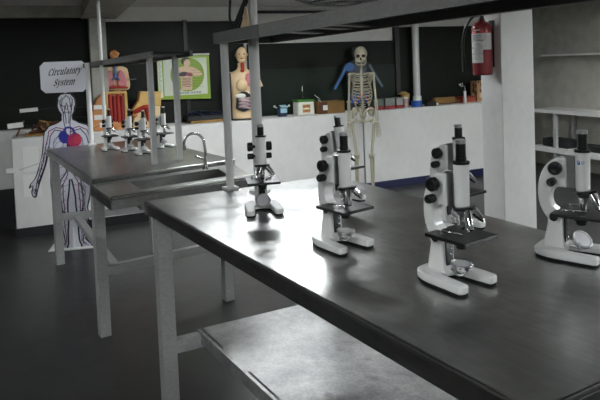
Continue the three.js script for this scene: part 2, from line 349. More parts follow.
// overhead racks over the benches
function rack(label, p0, dir, len, width, h0, h1, thick, posts, jointAt, group) {
  // p0: far front corner (world x, z); dir: towards the near end; h0, h1: underside at the far and near end
  const g = thing('overhead_rack', label, 'rack', [p0[0], 0, p0[1]]);
  const u = V(dir[0], 0, dir[1]).normalize(), n = V(-u.z, 0, u.x).negate();       // n points to the back
  if (n.x < 0) n.negate();
  const pt = (t, w, y) => V(u.x * t + n.x * w, y + h0 + (h1 - h0) * t / len, u.z * t + n.z * w);
  // fascia in two lengths, a joint between them
  mesh('fascia', bar(pt(0, 0, thick / 2), pt(jointAt, 0, thick / 2), .022, thick), M.darkLam, g);
  mesh('fascia', bar(pt(jointAt, .002, thick / 2), pt(len, .002, thick / 2), .02, thick * .98), M.greyLam, g);
  mesh('rear_fascia', bar(pt(0, width, thick / 2), pt(len, width, thick / 2), .02, thick), M.darkLam, g);
  mesh('rear_edge', bar(pt(len * .5, width + .012, .004), pt(len, width + .012, .004), .006, .01), M.alu, g);
  mesh('shelf_board', bar(pt(0, width / 2, thick - .012), pt(len, width / 2, thick - .012), width - .02, .012), M.blackMatte, g);
  mesh('end_strip', bar(pt(0, 0, thick / 2), pt(0, width, thick / 2), .016, thick), M.darkLam, g);
  mesh('edge_strip', bar(pt(jointAt * 1.75, -.012, .006), pt(len, -.012, .006), .008, .014), M.greyLam, g);
  for (const [t, w, mat] of [[jointAt * 1.25, .12, M.alu], [jointAt * 1.7, .2, M.darkLam], [jointAt * 1.95, .2, M.darkLam]])
    mesh('brace', bar(pt(t, .03, .012), pt(t - .1, width - .03, .012), .05, .006), mat, g);
  for (const [t, w, bottom, square] of posts) {
    const a = pt(t, w, .03);
    if (square) mesh('post', box(.031, a.y - bottom, .031, 0, 0, 0).rotateY(BT).translate(a.x, (a.y + bottom) / 2, a.z), M.pipe, g);
    else mesh('post', [rod(V(a.x, bottom, a.z), a, .0185, .0185, 20), box(.06, .012, .06, 0, 0, 0).rotateY(BT).translate(a.x, bottom + .006, a.z)], M.pipe, g);
  }
  return { g, pt };
}
rack('long grey overhead rack on a round post above the near bench', [-.381, -2.73], [.5075, .8616], 2.35, .295, 1.573, 1.602, .05, [[.05, .02, TH + .002], [2.2, .3, TH + .002]], .46);
rack('grey overhead rack on square white posts above the bench with four microscopes', [-1.81, -4.95], [.5225, .8526], 1.86, .24, 1.5, 1.535, .035, [[.36, -.04, FH + .002], [1.66, .05, FH + .002, true], [1.62, .225, FH + .002, true]], .75);
// conduits from the benches up to the ceiling
{
  const c = (x, z, y0, r, label) => { const g = thing('conduit_pipe', label, 'pipe', [x, y0, z], 0, 'white conduit pipes'); mesh('pipe', cyl(r, r, CEIL - y0, 20).translate(0, (CEIL - y0) / 2, 0), M.pipe, g); mesh('flange', cyl(r * 2, r * 1.9, .012, 20).translate(0, .006, 0), M.pipe, g); };
  c(-.198, -2.62, TH, .0235, 'white conduit pipe rising from the near bench through its rack to the ceiling');
  c(-1.47, -4.40, FH, .013, 'thin white conduit pipe rising from the far bench beside the square column');
}

// ---------------------------------------------------------------- microscopes (origin under the base, looking along +x)
const G = {};
{
  const s = new THREE.Shape();                                                  // horseshoe base
  s.moveTo(-.062, -.022); s.bezierCurveTo(-.062, -.05, -.03, -.062, .0, -.064); s.lineTo(.078, -.066);
  s.bezierCurveTo(.09, -.066, .092, -.036, .08, -.035); s.lineTo(.012, -.028); s.bezierCurveTo(-.008, -.024, -.008, .024, .012, .028);
  s.lineTo(.08, .035); s.bezierCurveTo(.092, .036, .09, .066, .078, .066); s.lineTo(.0, .064); s.bezierCurveTo(-.03, .062, -.062, .05, -.062, .022); s.closePath();
  const stretch = (g) => g.scale(1.14, 1, 1.04);
  const ex = (d, b) => new THREE.ExtrudeGeometry(s, { depth: d - 2 * b, bevelEnabled: true, bevelSize: b, bevelOffset: -b, bevelThickness: b, bevelSegments: 3, curveSegments: 8 }).rotateX(-PI / 2);
  G.base = stretch(ex(.02, .005)).translate(-.015, .01, 0);
  G.foot = ex(.006, .001).translate(0, .001, 0).scale(1.12, 1, 1.02).translate(-.015, 0, 0);
  G.pillar = plate(poly([[-.064, .02], [-.06, .05], [-.052, .085], [-.05, .118], [-.012, .118], [-.012, .06], [-.006, .02]]), .044, .005);
  const a = new THREE.Shape();                                                  // curved arm
  a.moveTo(-.052, .1); a.bezierCurveTo(-.075, .125, -.082, .16, -.075, .2); a.bezierCurveTo(-.068, .235, -.05, .262, -.022, .27); a.lineTo(-.002, .27); a.lineTo(-.002, .19);
  a.lineTo(-.02, .19); a.bezierCurveTo(-.045, .185, -.05, .155, -.038, .135); a.lineTo(-.016, .12); a.lineTo(-.016, .1); a.closePath();
  G.arm = plate(a, .034, .004);
  G.hinge = cyl(.011, .011, .05, 20).rotateX(PI / 2).translate(-.034, .107, 0);
  G.slot = box(.004, .07, .024, -.0085, .075, 0);
  G.screws = [0, 1, 2, 3].map((i) => ball(.003, .5, 1, 1, 8).translate(-.006, .05 + i * .016, -.005));
  G.rail = box(.024, .085, .02, .005, .232, 0);
  G.stage = rbox(.125, .009, .12, .002, .03, .122, 0); G.carrier = rbox(.05, .012, .035, .003, .0, .1115, 0);
  G.clips = [-1, 1].map((k) => merge([tube([V(-.005, .132, k * .035), V(.02, .133, k * .03), V(.045, .1285, k * .012)], .0028, 10, 6), cyl(.005, .005, .008, 12).translate(-.005, .131, k * .035)]));
  G.tube = mergeGeometries([cyl(.0178, .0188, .1, 32).translate(.026, .26, 0), cyl(.0165, .0178, .006, 32).translate(.026, .207, 0)]);
  G.collar = cyl(.0205, .0205, .006, 32).translate(.026, .312, 0);
  G.eyepiece = mergeGeometries([cyl(.0122, .0122, .046, 28).translate(.026, .337, 0), cyl(.0135, .0135, .004, 28).translate(.026, .322, 0)]);
  G.cap = mergeGeometries([new THREE.CylinderGeometry(.0134, .0134, .009, 28, 1, true).translate(.026, .3625, 0), new THREE.TorusGeometry(.0116, .002, 8, 28).rotateX(PI / 2).translate(.026, .366, 0)]);
  G.lens = cyl(.011, .01, .003, 24).translate(.026, .3645, 0);
  const knob = (r, l, x, y, z) => { const pts = [[0, -l / 2], [r * .86, -l / 2], [r, -l / 2 + .003], [r, l / 2 - .003], [r * .86, l / 2], [r * .5, l / 2], [r * .45, l / 2 - .002], [0, l / 2 - .002]].map(([p, q]) => new THREE.Vector2(p, q)); return new THREE.LatheGeometry(pts, 24).rotateX(PI / 2 * Math.sign(z)).translate(x, y, z); };
  G.coarse = [-1, 1].map((k) => mergeGeometries([knob(.0175, .02, -.024, .244, k * .036), cyl(.006, .006, .02, 12).rotateX(PI / 2).translate(-.024, .244, k * .02)]));
  G.fine = [-1, 1].map((k) => mergeGeometries([knob(.0112, .024, -.034, .206, k * .034), cyl(.005, .005, .02, 12).rotateX(PI / 2).translate(-.034, .206, k * .018)]));
  G.nose = cyl(.027, .029, .008, 28).rotateZ(.16).translate(.033, .203, 0); G.turret = cyl(.018, .026, .011, 28).rotateZ(.16).translate(.0345, .194, 0);
  const objective = (l) => mergeGeometries([cyl(.0095, .01, l * .45, 18).translate(0, -l * .22, 0), cyl(.0072, .0095, l * .35, 18).translate(0, -l * .62, 0), cyl(.0045, .0075, l * .2, 18).translate(0, -l * .9, 0)]);
  G.objectives = [[.038, 0, 0], [.046, -.6, .72], [.038, 1.1, .72]].map(([l, ph, lean]) => objective(l).rotateZ(lean).rotateY(ph).translate(lean ? .034 + .02 * Math.cos(ph) : .026, lean ? .198 : .188, lean ? -.02 * Math.sin(ph) : 0));
  G.condenser = mergeGeometries([cyl(.016, .02, .014, 24).translate(.03, .108, 0), cyl(.011, .014, .012, 24).translate(.03, .096, 0)]);
}
function makeScope(label, group) {
  const g = thing('microscope', label, 'microscope', [0, 0, 0], 0, group);
  const base = mesh('base', G.base, M.scopeWhite, g); mesh('rubber_foot', G.foot, M.rubber, base);
  const p = mesh('pillar', G.pillar, M.scopeWhite, g); mesh('slot', G.slot, M.black, p); mesh('screw', G.screws, M.chrome, p); mesh('hinge', G.hinge, M.black, p);
  const arm = mesh('arm', G.arm, M.scopeWhite, g); mesh('rail', G.rail, M.satin, arm);
  const st = mesh('stage', G.stage, M.black, g); mesh('carrier', G.carrier, M.black, st); for (const c of G.clips) mesh('clip', c, M.chrome, st); mesh('condenser', G.condenser, M.blackMatte, st);
  const t = mesh('tube', G.tube, M.scopeWhite, g); mesh('collar', G.collar, M.black, t);
  const e = mesh('eyepiece', G.eyepiece, M.black, g); mesh('cap', G.cap, M.capMetal, e); mesh('lens', G.lens, M.lens, e);
  for (const k of G.coarse) mesh('coarse_knob', k, M.black, g);
  for (const k of G.fine) mesh('fine_knob', k, M.black, g);
  const n = mesh('nosepiece', G.nose, M.black, g); mesh('turret', G.turret, M.satin, n); for (const o of G.objectives) mesh('objective', o, M.chrome, n);
  // mirror in its fork, tilted by turning the part
  const m = new THREE.Group(); m.name = 'mirror'; m.position.set(.03, .048, 0); g.add(m);
  mesh('mirror_frame', [cyl(.0255, .0255, .008, 28), new THREE.TorusGeometry(.0245, .003, 8, 28).rotateX(PI / 2).translate(0, .004, 0)], M.satin, m);
  mesh('mirror_glass', cyl(.0225, .0225, .001, 28).translate(0, .0048, 0), M.mirror, m);
  mesh('fork', [tube([V(0, 0, -.027), V(.0, -.018, -.02), V(0, -.024, 0), V(0, -.018, .02), V(0, 0, .027)], .0025, 20, 6), rod(V(0, -.024, 0), V(-.034, -.018, 0), .003)], M.satin, g).position.set(.03, .048, 0);
  return g;
}
// [x, z, turn, mirror tilt about x, about z, lean, height of bench, label]
const scopes = [
  [-.163, -2.27, -80, [0, -.95], 0, TH, 'white microscope beside the conduit pipe, its mirror turned to the open side of the bench'],
  [.104, -1.805, -54, [0, -.1], 0, TH, 'white microscope standing in front of the leaning one on the near bench'],
  [.145, -2.40, -52, [0, -.3], .13, TH, 'white microscope leaning back, behind another one on the near bench'],
  [.369, -1.476, -56, [0, -.08], 0, TH, 'white microscope with a flat mirror at the middle of the near bench'],
  [.492, -1.955, -55, [0, -.3], 0, TH, 'white microscope with a lower eyepiece by the back edge of the near bench'],
  [.738, -1.63, -40, [.5, -.6], 0, TH, 'white microscope with a blue emblem on its tube, near the plank shelves'],
  [-1.41, -4.30, -60, [0, -.5], 0, FH, 'microscope on the far bench closest to the circulatory cutout', .86],
  [-1.235, -4.20, -58, [0, -.4], 0, FH, 'microscope on the far bench, second from the circulatory cutout', .86],
  [-1.09, -4.02, -56, [0, -.6], 0, FH, 'microscope on the far bench, third from the circulatory cutout', .86],
  [-1.03, -4.32, -40, [0, -.6], 0, FH, 'microscope on the far bench behind the white rack posts', .86],
];
const proto = makeScope(scopes[0][6], 'microscopes on the near bench');
scopes.map((row, i) => [i ? proto.clone() : proto, row]).forEach(([g, [x, z, deg, tilt, lean, h, label, k = 1.03]], i) => {
  if (i) { g.name = numbered('microscope'); scene.add(g); }
  g.position.set(x, h, z); g.rotation.y = deg * PI / 180; g.scale.setScalar(k);
  g.userData = { label, category: 'microscope', group: h === TH ? 'microscopes on the near bench' : 'microscopes on the far bench' };
  g.children.find((c) => c.name === 'mirror').rotation.set(tilt[0], 0, tilt[1]);
  if (lean) {                                                            // inclined at the hinge: everything above the pillar swings back
    for (const c of [...g.children]) if (!['base', 'pillar', 'mirror', 'fork'].includes(c.name)) {
      const px = -.034, py = .107;
      c.rotation.z = lean; c.position.set(px - (px * Math.cos(lean) - py * Math.sin(lean)), py - (px * Math.sin(lean) + py * Math.cos(lean)), 0);
    }
  }
  const drop = [.022, .022, .02, .012, .018, .022, .015, .015, .015, .015][i];          // how far the tube is racked down
  for (const c of g.children) if (['tube', 'eyepiece', 'nosepiece'].includes(c.name)) { c.position.y -= drop; c.position.x += .01; }
  const pull = [.012, 0, .012, 0, .012, 0][i] ?? 0; g.children.find((c) => c.name === 'eyepiece').position.y -= pull;
  if (i === 5) {
    const em = canvasTexture(256, 128, (c) => {
      c.fillStyle = '#e2e2de'; c.fillRect(0, 0, 256, 128); c.fillStyle = '#2f6fc0'; c.beginPath(); c.arc(60, 64, 44, 0, 7); c.fill();
      c.fillStyle = '#dfe8f4'; c.beginPath(); c.arc(60, 52, 18, 0, 7); c.fill(); c.fillStyle = '#2f6fc0'; c.fillRect(36, 62, 48, 8);
      c.fillStyle = '#777'; c.fillRect(124, 34, 108, 10); c.fillRect(124, 58, 90, 10); c.fillRect(124, 82, 60, 8);
    });
    const eg = new THREE.CylinderGeometry(.019, .0188, .018, 12, 1, true, -.55, 1.25).translate(.036, .26, 0);
    const m = mesh('emblem', eg, std({ map: em, roughness: .4 }), g); m.userData.label = 'small blue round emblem with grey lettering';
  }
});

// ---------------------------------------------------------------- fire extinguisher on the pillar's left face
{
  // the left face looks along -x of the room axes
  const nx = -cR, nz = sR, back = .082, off = .08;                          // along the face towards the back; out of the face
  const px = PIL.x - sR * back + nx * off, pz = PIL.z - cR * back + nz * off;
  const g = thing('fire_extinguisher', 'red fire extinguisher with a white label hanging on the white pillar', 'extinguisher', [px, 1.345, pz], Math.atan2(nx, nz));
  const R = .063, H = .345, pts = [[0, 0], [R * .9, 0], [R, .012], [R, H * .87], [R * .93, H * .93], [R * .7, H * .975], [.022, H], [.02, H + .012], [0, H + .012]].map(([a, b]) => new THREE.Vector2(a, b));
  const cyln = mesh('cylinder', new THREE.LatheGeometry(pts, 36), M.red, g);
  const lab = canvasTexture(256, 256, (c) => {
    c.fillStyle = '#d8d8d4'; c.fillRect(0, 0, 256, 256); c.fillStyle = '#a02028'; c.fillRect(0, 0, 256, 16);
    c.fillStyle = '#333'; c.fillRect(10, 74, 150, 5); for (let i = 0; i < 9; i++) c.fillRect(14, 26 + i * 5 + (i > 8 ? 60 : 0), 70 + 50 * ((i * 37) % 3), 2);
    c.strokeStyle = '#333'; c.lineWidth = 3; for (let i = 0; i < 3; i++) c.strokeRect(16, 92 + i * 46, 34, 38);
    for (let i = 0; i < 14; i++) c.fillRect(60, 96 + i * 10, 60 + (i * 53) % 44, 2);
    c.fillStyle = '#b9a0a0'; for (let i = 0; i < 6; i++) c.fillRect(170, 40 + i * 16, 60, 3); c.fillStyle = '#7c0d19'; c.fillRect(152, 150, 104, 106);
  });
  const l = mesh('label', new THREE.CylinderGeometry(R + .0008, R + .0008, .2, 30, 1, true, -.5, 2.45).translate(0, .18, 0), std({ map: lab, roughness: .5, side: THREE.DoubleSide }), cyln); l.userData.label = 'white instruction label';
  mesh('seal_label', new THREE.CylinderGeometry(R * .98 + .002, R + .0012, .022, 16, 1, true, -.1, .8).translate(0, .296, 0), M.card, cyln);
  const v = mesh('valve', [cyl(.017, .014, .03).translate(0, H + .025, 0), rbox(.03, .028, .05, .004, 0, H + .05, .005)], M.black, g);
  mesh('gauge', [cyl(.014, .014, .012).rotateX(PI / 2).translate(0, H + .045, .034)], M.yellow, v);
  mesh('handle', [bar(V(0, H + .05, 0), V(0, H + .045, .11), .018, .008), bar(V(0, H + .068, -.01), V(0, H + .088, .1), .018, .007)], M.black, g);
  mesh('safety_pin', new THREE.TorusGeometry(.013, .0025, 8, 20).translate(.022, H + .06, .03), M.yellow, g);
  const hs = [V(-.01, H + .04, .0), V(-.05, H + .035, .02), V(-.105, H - .02, .035), V(-.135, H - .1, .04), V(-.142, H - .18, .04), V(-.14, H - .24, .04)];
  const hose = mesh('hose', tube(hs, .0085, 40, 10), M.black, g);
  mesh('nozzle', rod(V(-.14, H - .22, .04), V(-.134, H - .32, .04), .011, .013), M.blackMatte, hose);
  mesh('bracket', [box(.04, .3, .006, 0, .2, -off + .004), box(.03, .02, off, 0, .3, -off / 2), box(.03, .02, off, 0, .06, -off / 2)], M.blackMatte, g);
  mesh('strap', new THREE.CylinderGeometry(R + .002, R + .002, .016, 30, 1, true).translate(0, .3, 0), M.redBox, g).visible = true;
}

// ---------------------------------------------------------------- things on the ledge; local frame: x along the wall, z out of it
const ledge = (lx, lz, y = LEDGE) => { const [x, z] = rw(lx, lz); return [x, y, z]; };

// green anatomy poster pinned to the board
{
  const tex = canvasTexture(512, 512, (c) => {
    c.fillStyle = '#86a331'; c.fillRect(0, 0, 512, 512); c.fillStyle = '#c9d0bd'; c.fillRect(60, 34, 424, 420);
    c.fillStyle = '#d5dbc9'; c.fillRect(6, 30, 42, 440); c.fillStyle = '#7d9a2b'; c.beginPath(); c.ellipse(290, 220, 165, 195, 0, 0, 7); c.fill();
    // bust with opened trunk
    c.fillStyle = '#c9ab8c'; c.beginPath(); c.moveTo(236, 130); c.bezierCurveTo(170, 150, 150, 220, 160, 270); c.lineTo(226, 250); c.lineTo(222, 400); c.lineTo(330, 400); c.lineTo(338, 240);
    c.bezierCurveTo(380, 250, 420, 250, 440, 226); c.bezierCurveTo(420, 180, 370, 140, 320, 130); c.closePath(); c.fill();
    c.fillStyle = '#2c2622'; c.beginPath(); c.ellipse(278, 70, 46, 44, 0, 0, 7); c.fill(); c.fillStyle = '#c9ab8c'; c.beginPath(); c.ellipse(292, 90, 32, 44, .2, 0, 7); c.fill(); c.fillRect(262, 110, 44, 40);
    c.fillStyle = '#3a2b2c'; c.beginPath(); c.ellipse(250, 215, 48, 26, -.1, 0, 7); c.fill(); c.fillStyle = '#84404a'; c.beginPath(); c.ellipse(310, 222, 34, 22, .3, 0, 7); c.fill();
    c.strokeStyle = '#6b4a45'; c.lineWidth = 7; for (let i = 0; i < 6; i++) { c.beginPath(); c.moveTo(236, 262 + i * 18); c.bezierCurveTo(260, 252 + i * 18, 290, 280 + i * 18, 324, 262 + i * 18); c.stroke(); }
    c.strokeStyle = '#45502a'; c.lineWidth = 2; for (let i = 0; i < 7; i++) { c.beginPath(); c.moveTo(140, 170 + i * 32); c.lineTo(236, 180 + i * 30); c.moveTo(330, 180 + i * 28); c.lineTo(446, 168 + i * 34); c.stroke(); }
    c.fillStyle = '#40506a'; c.font = 'bold 30px sans-serif'; c.textAlign = 'center'; c.fillText('DIGESTIVE SYSTEM', 284, 442);
    c.fillStyle = '#5a6b4a'; for (let i = 0; i < 26; i++) c.fillRect(14, 48 + i * 15, 14 + (i * 31) % 18, 4);
  });
  const [x, y, z] = ledge(1.25, BACK + .075, 1.13);
  const g = thing('anatomy_poster', 'green and white anatomy poster of a human trunk hung on the black board', 'poster', [x, y, z], ROOM);
  const sheet = plate(poly([[-.275, .02], [.275, 0], [.275, .47], [-.215, .47], [-.275, .40]]), .004);
  const p = sheet.attributes.position, uv = sheet.attributes.uv; for (let i = 0; i < p.count; i++) uv.setXY(i, (p.getX(i) + .275) / .55, p.getY(i) / .47);
  mesh('sheet', sheet, std({ map: tex, roughness: .45 }), g);
  mesh('hanger', rbox(.36, .016, .014, .004, .1, .475, .002), M.pipe, g);
}
// black tray with wires and a wooden base
{
  const g = thing('equipment_tray', 'black tray heaped with dark cables on a wooden board below the green poster', 'tray', ledge(1.43, -6.06), ROOM);
  mesh('board', rbox(.42, .028, .22, .004, .03, .014, 0), M.cardboard, g);
  mesh('tray', [rbox(.4, .012, .2, .004, 0, .034, 0), box(.4, .05, .01, 0, .06, -.1), box(.4, .04, .01, 0, .055, .1), box(.01, .05, .2, -.2, .06, 0), box(.01, .05, .2, .2, .06, 0)], M.blackMatte, g);
  for (let k = 0; k < 5; k++) mesh('cable', tube(Array.from({ length: 7 }, (_, i) => V(-.17 + i * .056, .06 + rr(0, .06), rr(-.07, .07))), .009, 30, 6), k % 2 ? M.black : M.navy, g);
}
// lung model, a moulded plaque
{
  const g = thing('lung_model', 'pink and blue lung model moulded on a cream plaque above the muscle model', 'anatomy model', ledge(.56, BACK + .06, 1.27), ROOM);
  const s = smooth([[-.13, .01], [-.13, .16], [-.105, .225], [0, .24], [.105, .225], [.13, .16], [.13, .01], [0, 0]], 80);
  mesh('plaque', plate(s, .04, .008), M.flesh, g);
  const lung = (k) => { const q = smooth([[k * .012, .055], [k * .02, .14], [k * .04, .195], [k * .075, .19], [k * .1, .13], [k * .108, .06], [k * .085, .035], [k * .04, .04]], 50); return plate(q, .04, .014).translate(0, 0, .03); };
  for (const k of [-1, 1]) mesh('lung', lung(k), M.fleshPink, g);
  mesh('trachea', [rod(V(0, .235, .035), V(0, .13, .05), .014), rod(V(0, .14, .05), V(-.04, .1, .05), .01, .008), rod(V(0, .14, .05), V(.04, .1, .05), .01, .008)], M.blueOrgan, g);
  mesh('diaphragm', plate(smooth([[-.11, .015], [-.1, .035], [0, .05], [.1, .035], [.11, .015], [0, .02]], 40), .04, .006).translate(0, 0, .028), M.fleshRed, g);
  mesh('larynx', [ball(.045, 1, 1, .6).translate(0, .36, .01), cyl(.03, .025, .12).translate(0, .28, .01), ball(.025, 1.2, .8, .6).translate(.02, .365, .03)], M.fleshOrange, g);
  mesh('pin', rod(V(.1, .1, .03), V(.2, .105, .035), .004), M.alu, g);
}
// muscle block model
{
  const g = thing('muscle_model', 'tan anatomy block with a red striped muscle opening beside the ear model', 'anatomy model', ledge(.50, -6.03), ROOM);
  const body = smooth([[-.2, 0], [-.205, .12], [-.17, .25], [-.11, .34], [.0, .37], [.12, .36], [.14, .2], [.12, 0]], 80);
  mesh('body', plate(body, .15, .02), M.fleshOrange, g);
  mesh('frame', [rbox(.03, .36, .03, .006, -.055, .19, .085), rbox(.03, .34, .03, .006, .125, .19, .085), rbox(.2, .024, .03, .006, .035, .36, .085)], M.yellow, g);
  for (let i = 0; i < 4; i++) mesh('muscle', new THREE.CapsuleGeometry(.019, .25, 4, 10).scale(1, 1, .8).translate(-.02 + i * .037, .21 - (i % 2) * .02, .082), i % 2 ? M.redBox : M.fleshRed, g);
  mesh('lower_muscle', ball(.05, 1.1, .8, .5).translate(.0, .05, .08), M.fleshOrange, g);
}
// ear model
{
  const g = thing('ear_model', 'cream ear model with a red canal and a yellow upper block behind the rack posts', 'anatomy model', ledge(.80, -5.98), ROOM);
  mesh('base', plate(poly([[-.13, 0], [.14, 0], [.15, .2], [.02, .24], [-.1, .16]]), .13, .012), M.flesh, g);
  mesh('upper_block', plate(poly([[-.13, .17], [.02, .22], [.155, .2], [.165, .345], [-.04, .36], [-.06, .27]]), .12, .01).translate(0, 0, .005), M.yellow, g);
  const can = mesh('canal', [ball(.05, 1.3, .55, .7).translate(.02, .2, .07), cyl(.008, .04, .13, 16).translate(.025, .13, .07), rod(V(-.11, .16, .06), V(.0, .2, .07), .02, .03)], M.fleshRed, g);
  mesh('ossicle', ball(.025, 1.2, .8, 1).translate(-.1, .13, .06), M.fleshOrange, can);
}
// human torso model with an open front
{
  const g = thing('torso_model', 'life-like human torso model with open chest and belly on the ledge', 'anatomy model', ledge(1.83, -6.0), ROOM - .25);
  const rings = [[0, .125, .085], [.03, .135, .09], [.1, .132, .09], [.2, .118, .085], [.28, .125, .088], [.38, .145, .095], [.45, .15, .09], [.5, .12, .075], [.53, .06, .05], [.56, .042, .042], [.6, .045, .045]];
  const pos = [], idx = [], N = 28;
  rings.forEach(([y, a, b]) => { for (let i = 0; i < N; i++) { const t = i / N * 2 * PI; pos.push(a * Math.cos(t), y, b * Math.sin(t) * (Math.sin(t) > 0 ? .85 : 1)); } });
  for (let j = 0; j < rings.length - 1; j++) for (let i = 0; i < N; i++) { const a = j * N + i, b = j * N + (i + 1) % N; idx.push(a, a + N, b, b, a + N, b + N); }
  const c0 = pos.length / 3; pos.push(0, 0, 0); for (let i = 0; i < N; i++) idx.push(c0, i, (i + 1) % N);
  const bg = new THREE.BufferGeometry(); bg.setAttribute('position', new THREE.Float32BufferAttribute(pos, 3)); bg.setAttribute('uv', new THREE.Float32BufferAttribute(new Float32Array(pos.length / 3 * 2), 2)); bg.setIndex(idx); bg.computeVertexNormals();
  const stump = (k) => { const q = rod(V(k * .12, .46, 0), V(k * .175, .33, .005), .05, .046, 20); return [q, ball(.055).translate(k * .125, .455, 0)]; };
  mesh('body', [bg, ...stump(-1), ...stump(1)], M.flesh, g);
  const head = mesh('head', [ball(.068, .9, 1.25, 1.05, 24).translate(0, .69, .005), ball(.05, .9, .8, 1).translate(0, .635, .02), ball(.014, .7, 1.3, 1.2).translate(0, .68, .078), ball(.012, .5, 1.2, .8).translate(-.062, .685, 0), ball(.012, .5, 1.2, .8).translate(.062, .685, 0)], M.flesh, g);
  mesh('scalp', ball(.07, .92, 1.1, 1.02, 20).translate(-.004, .71, -.012), M.blackMatte, head);
  for (const k of [-1, 1]) mesh('eye', ball(.009).translate(k * .024, .692, .066), M.black, head);
  mesh('lips', ball(.014, 1.3, .4, .5).translate(0, .645, .068), M.fleshRed, head);
  mesh('throat', [new THREE.CapsuleGeometry(.02, .08, 4, 12).translate(.005, .55, .045), ball(.02).translate(.0, .52, .06)], M.fleshRed, g);
  mesh('breast', ball(.062, 1, 1.1, .55).translate(-.01, .37, .075), M.flesh, g);
  mesh('lung', ball(.05, .8, 1.5, .6).translate(.06, .42, .06), M.fleshPink, g);
  mesh('cavity', plate(smooth([[-.085, .13], [-.06, .27], [.02, .3], [.09, .24], [.085, .14], [0, .09]], 50), .03, .006).translate(0, 0, .078), M.blackMatte, g);
  mesh('liver', ball(.05, 1.1, .55, .4).translate(-.03, .255, .094), M.plasticWhite, g);
  const gut = []; for (let i = 0; i < 40; i++) gut.push(V(-.055 + .125 * Math.abs((i / 6.5) % 2 - 1), .125 + i * .0027, .096 + .004 * Math.sin(i)));
  mesh('bowel', tube(gut, .013, 120, 8), std({ color: 0xa58f92, roughness: .5 }), g);
  mesh('side_section', rbox(.016, .5, .05, .006, -.128, .25, .05), M.blackMatte, g);
  mesh('plinth', rbox(.24, .016, .17, .006, 0, .008, 0), M.blackMatte, g);
}
// small dark bin with pale blue paper
{
  const g = thing('small_bin', 'small dark bin stuffed with pale blue paper beside the torso model', 'bin', ledge(2.27, -6.02), ROOM);
  mesh('bin', [cyl(.05, .06, .1, 20).translate(0, .05, 0)], M.navy, g);
  mesh('paper', [box(.075, .05, .004, 0, .065, .062).rotateX(-.05), box(.075, .004, .07, 0, .115, .02).rotateX(.3).translate(0, .01, 0)], M.paleBlue, g);
  for (const k of [-1, 1]) mesh('handle', [rod(V(k * .05, .09, 0), V(k * .08, .11, 0), .006), ball(.013).translate(k * .085, .113, 0)], M.plasticWhite, g);
}
// white tub with green lid and a printed label
{
  const g = thing('plastic_tub', 'white plastic tub with a green lid and orange label on the ledge', 'tub', ledge(2.52, -6.0), ROOM);
  mesh('tub', rbox(.2, .15, .16, .02, 0, .075, 0), M.plasticWhite, g);
  mesh('lid', rbox(.21, .022, .17, .008, 0, .16, 0), M.green, g);
  const t = canvasTexture(128, 128, (c) => { c.fillStyle = '#c9c2a8'; c.fillRect(0, 0, 128, 128); c.fillStyle = '#a8743c'; c.fillRect(8, 10, 112, 46); c.fillRect(8, 76, 112, 40); c.fillStyle = '#e3d9b8'; c.beginPath(); c.ellipse(64, 64, 44, 12, 0, 0, 7); c.fill(); c.fillStyle = '#7a4a2a'; c.fillRect(30, 26, 18, 18); c.fillRect(74, 20, 26, 22); c.fillRect(40, 88, 46, 14); });
  const l = mesh('label', new THREE.BoxGeometry(.1, .1, .002).translate(.0, .075, .081), std({ map: t, roughness: .6 }), g); l.userData.label = 'orange picture label';
}
{
  const g = thing('wash_bottle', 'small clear bottle with a thin spout standing on the green lid', 'bottle', ledge(2.52, -6.02, LEDGE + .171), ROOM);
  mesh('bottle', new THREE.LatheGeometry([[0, 0], [.022, 0], [.022, .012], [.016, .035], [.008, .05], [.006, .1], [0, .101]].map(([a, b]) => new THREE.Vector2(a, b)), 18), M.clear, g);
  mesh('spout', rod(V(0, .09, 0), V(.002, .15, 0), .004, .002), M.plasticWhite, g);
}
// cardboard box with a folded note
{
  const g = thing('cardboard_box', 'brown cardboard box on the ledge beside the green-lidded tub', 'box', ledge(2.83, -6.02), ROOM);
  mesh('box', box(.31, .135, .2, 0, .0675, 0), M.cardboard, g);
  mesh('end_panel', box(.1, .13, .004, -.11, .066, .102), M.brown, g);
  const l = mesh('label', box(.055, .055, .003, -.085, .07, .104), M.card, g); l.userData.label = 'pale square label';
}
tag(mesh('folded_note', (() => { const c = [rbox(.08, .004, .09, .001).rotateZ(-.7), rbox(.05, .004, .09, .001, .045, -.022, 0).rotateZ(-.55)]; return c; })(), M.card), 'cream folded note leaning on the cardboard box', 'note').position.set(...ledge(2.70, -6.02, LEDGE + .185));
// red and grey boxes behind the skeleton's arm
[[3.42, .14, M.plasticWhite, 'grey'], [3.57, .14, M.plasticWhite, 'pale'], [3.70, .1, M.plasticWhite, 'narrow pale']].forEach(([lx, w, m, n], i) => {
  const g = thing('storage_box', n + ' storage box with a red base in the row right of the skeleton', 'box', ledge(lx, -5.98), ROOM, 'red-based storage boxes');
  mesh('base', rbox(w, .04, .16, .004, 0, .02, 0), M.redBox, g); mesh('body', rbox(w - .01, .085, .15, .004, 0, .0825, 0), std({ color: [0x667069, 0x7c827c, 0x8a8c86][i], roughness: .6 }), g);
});
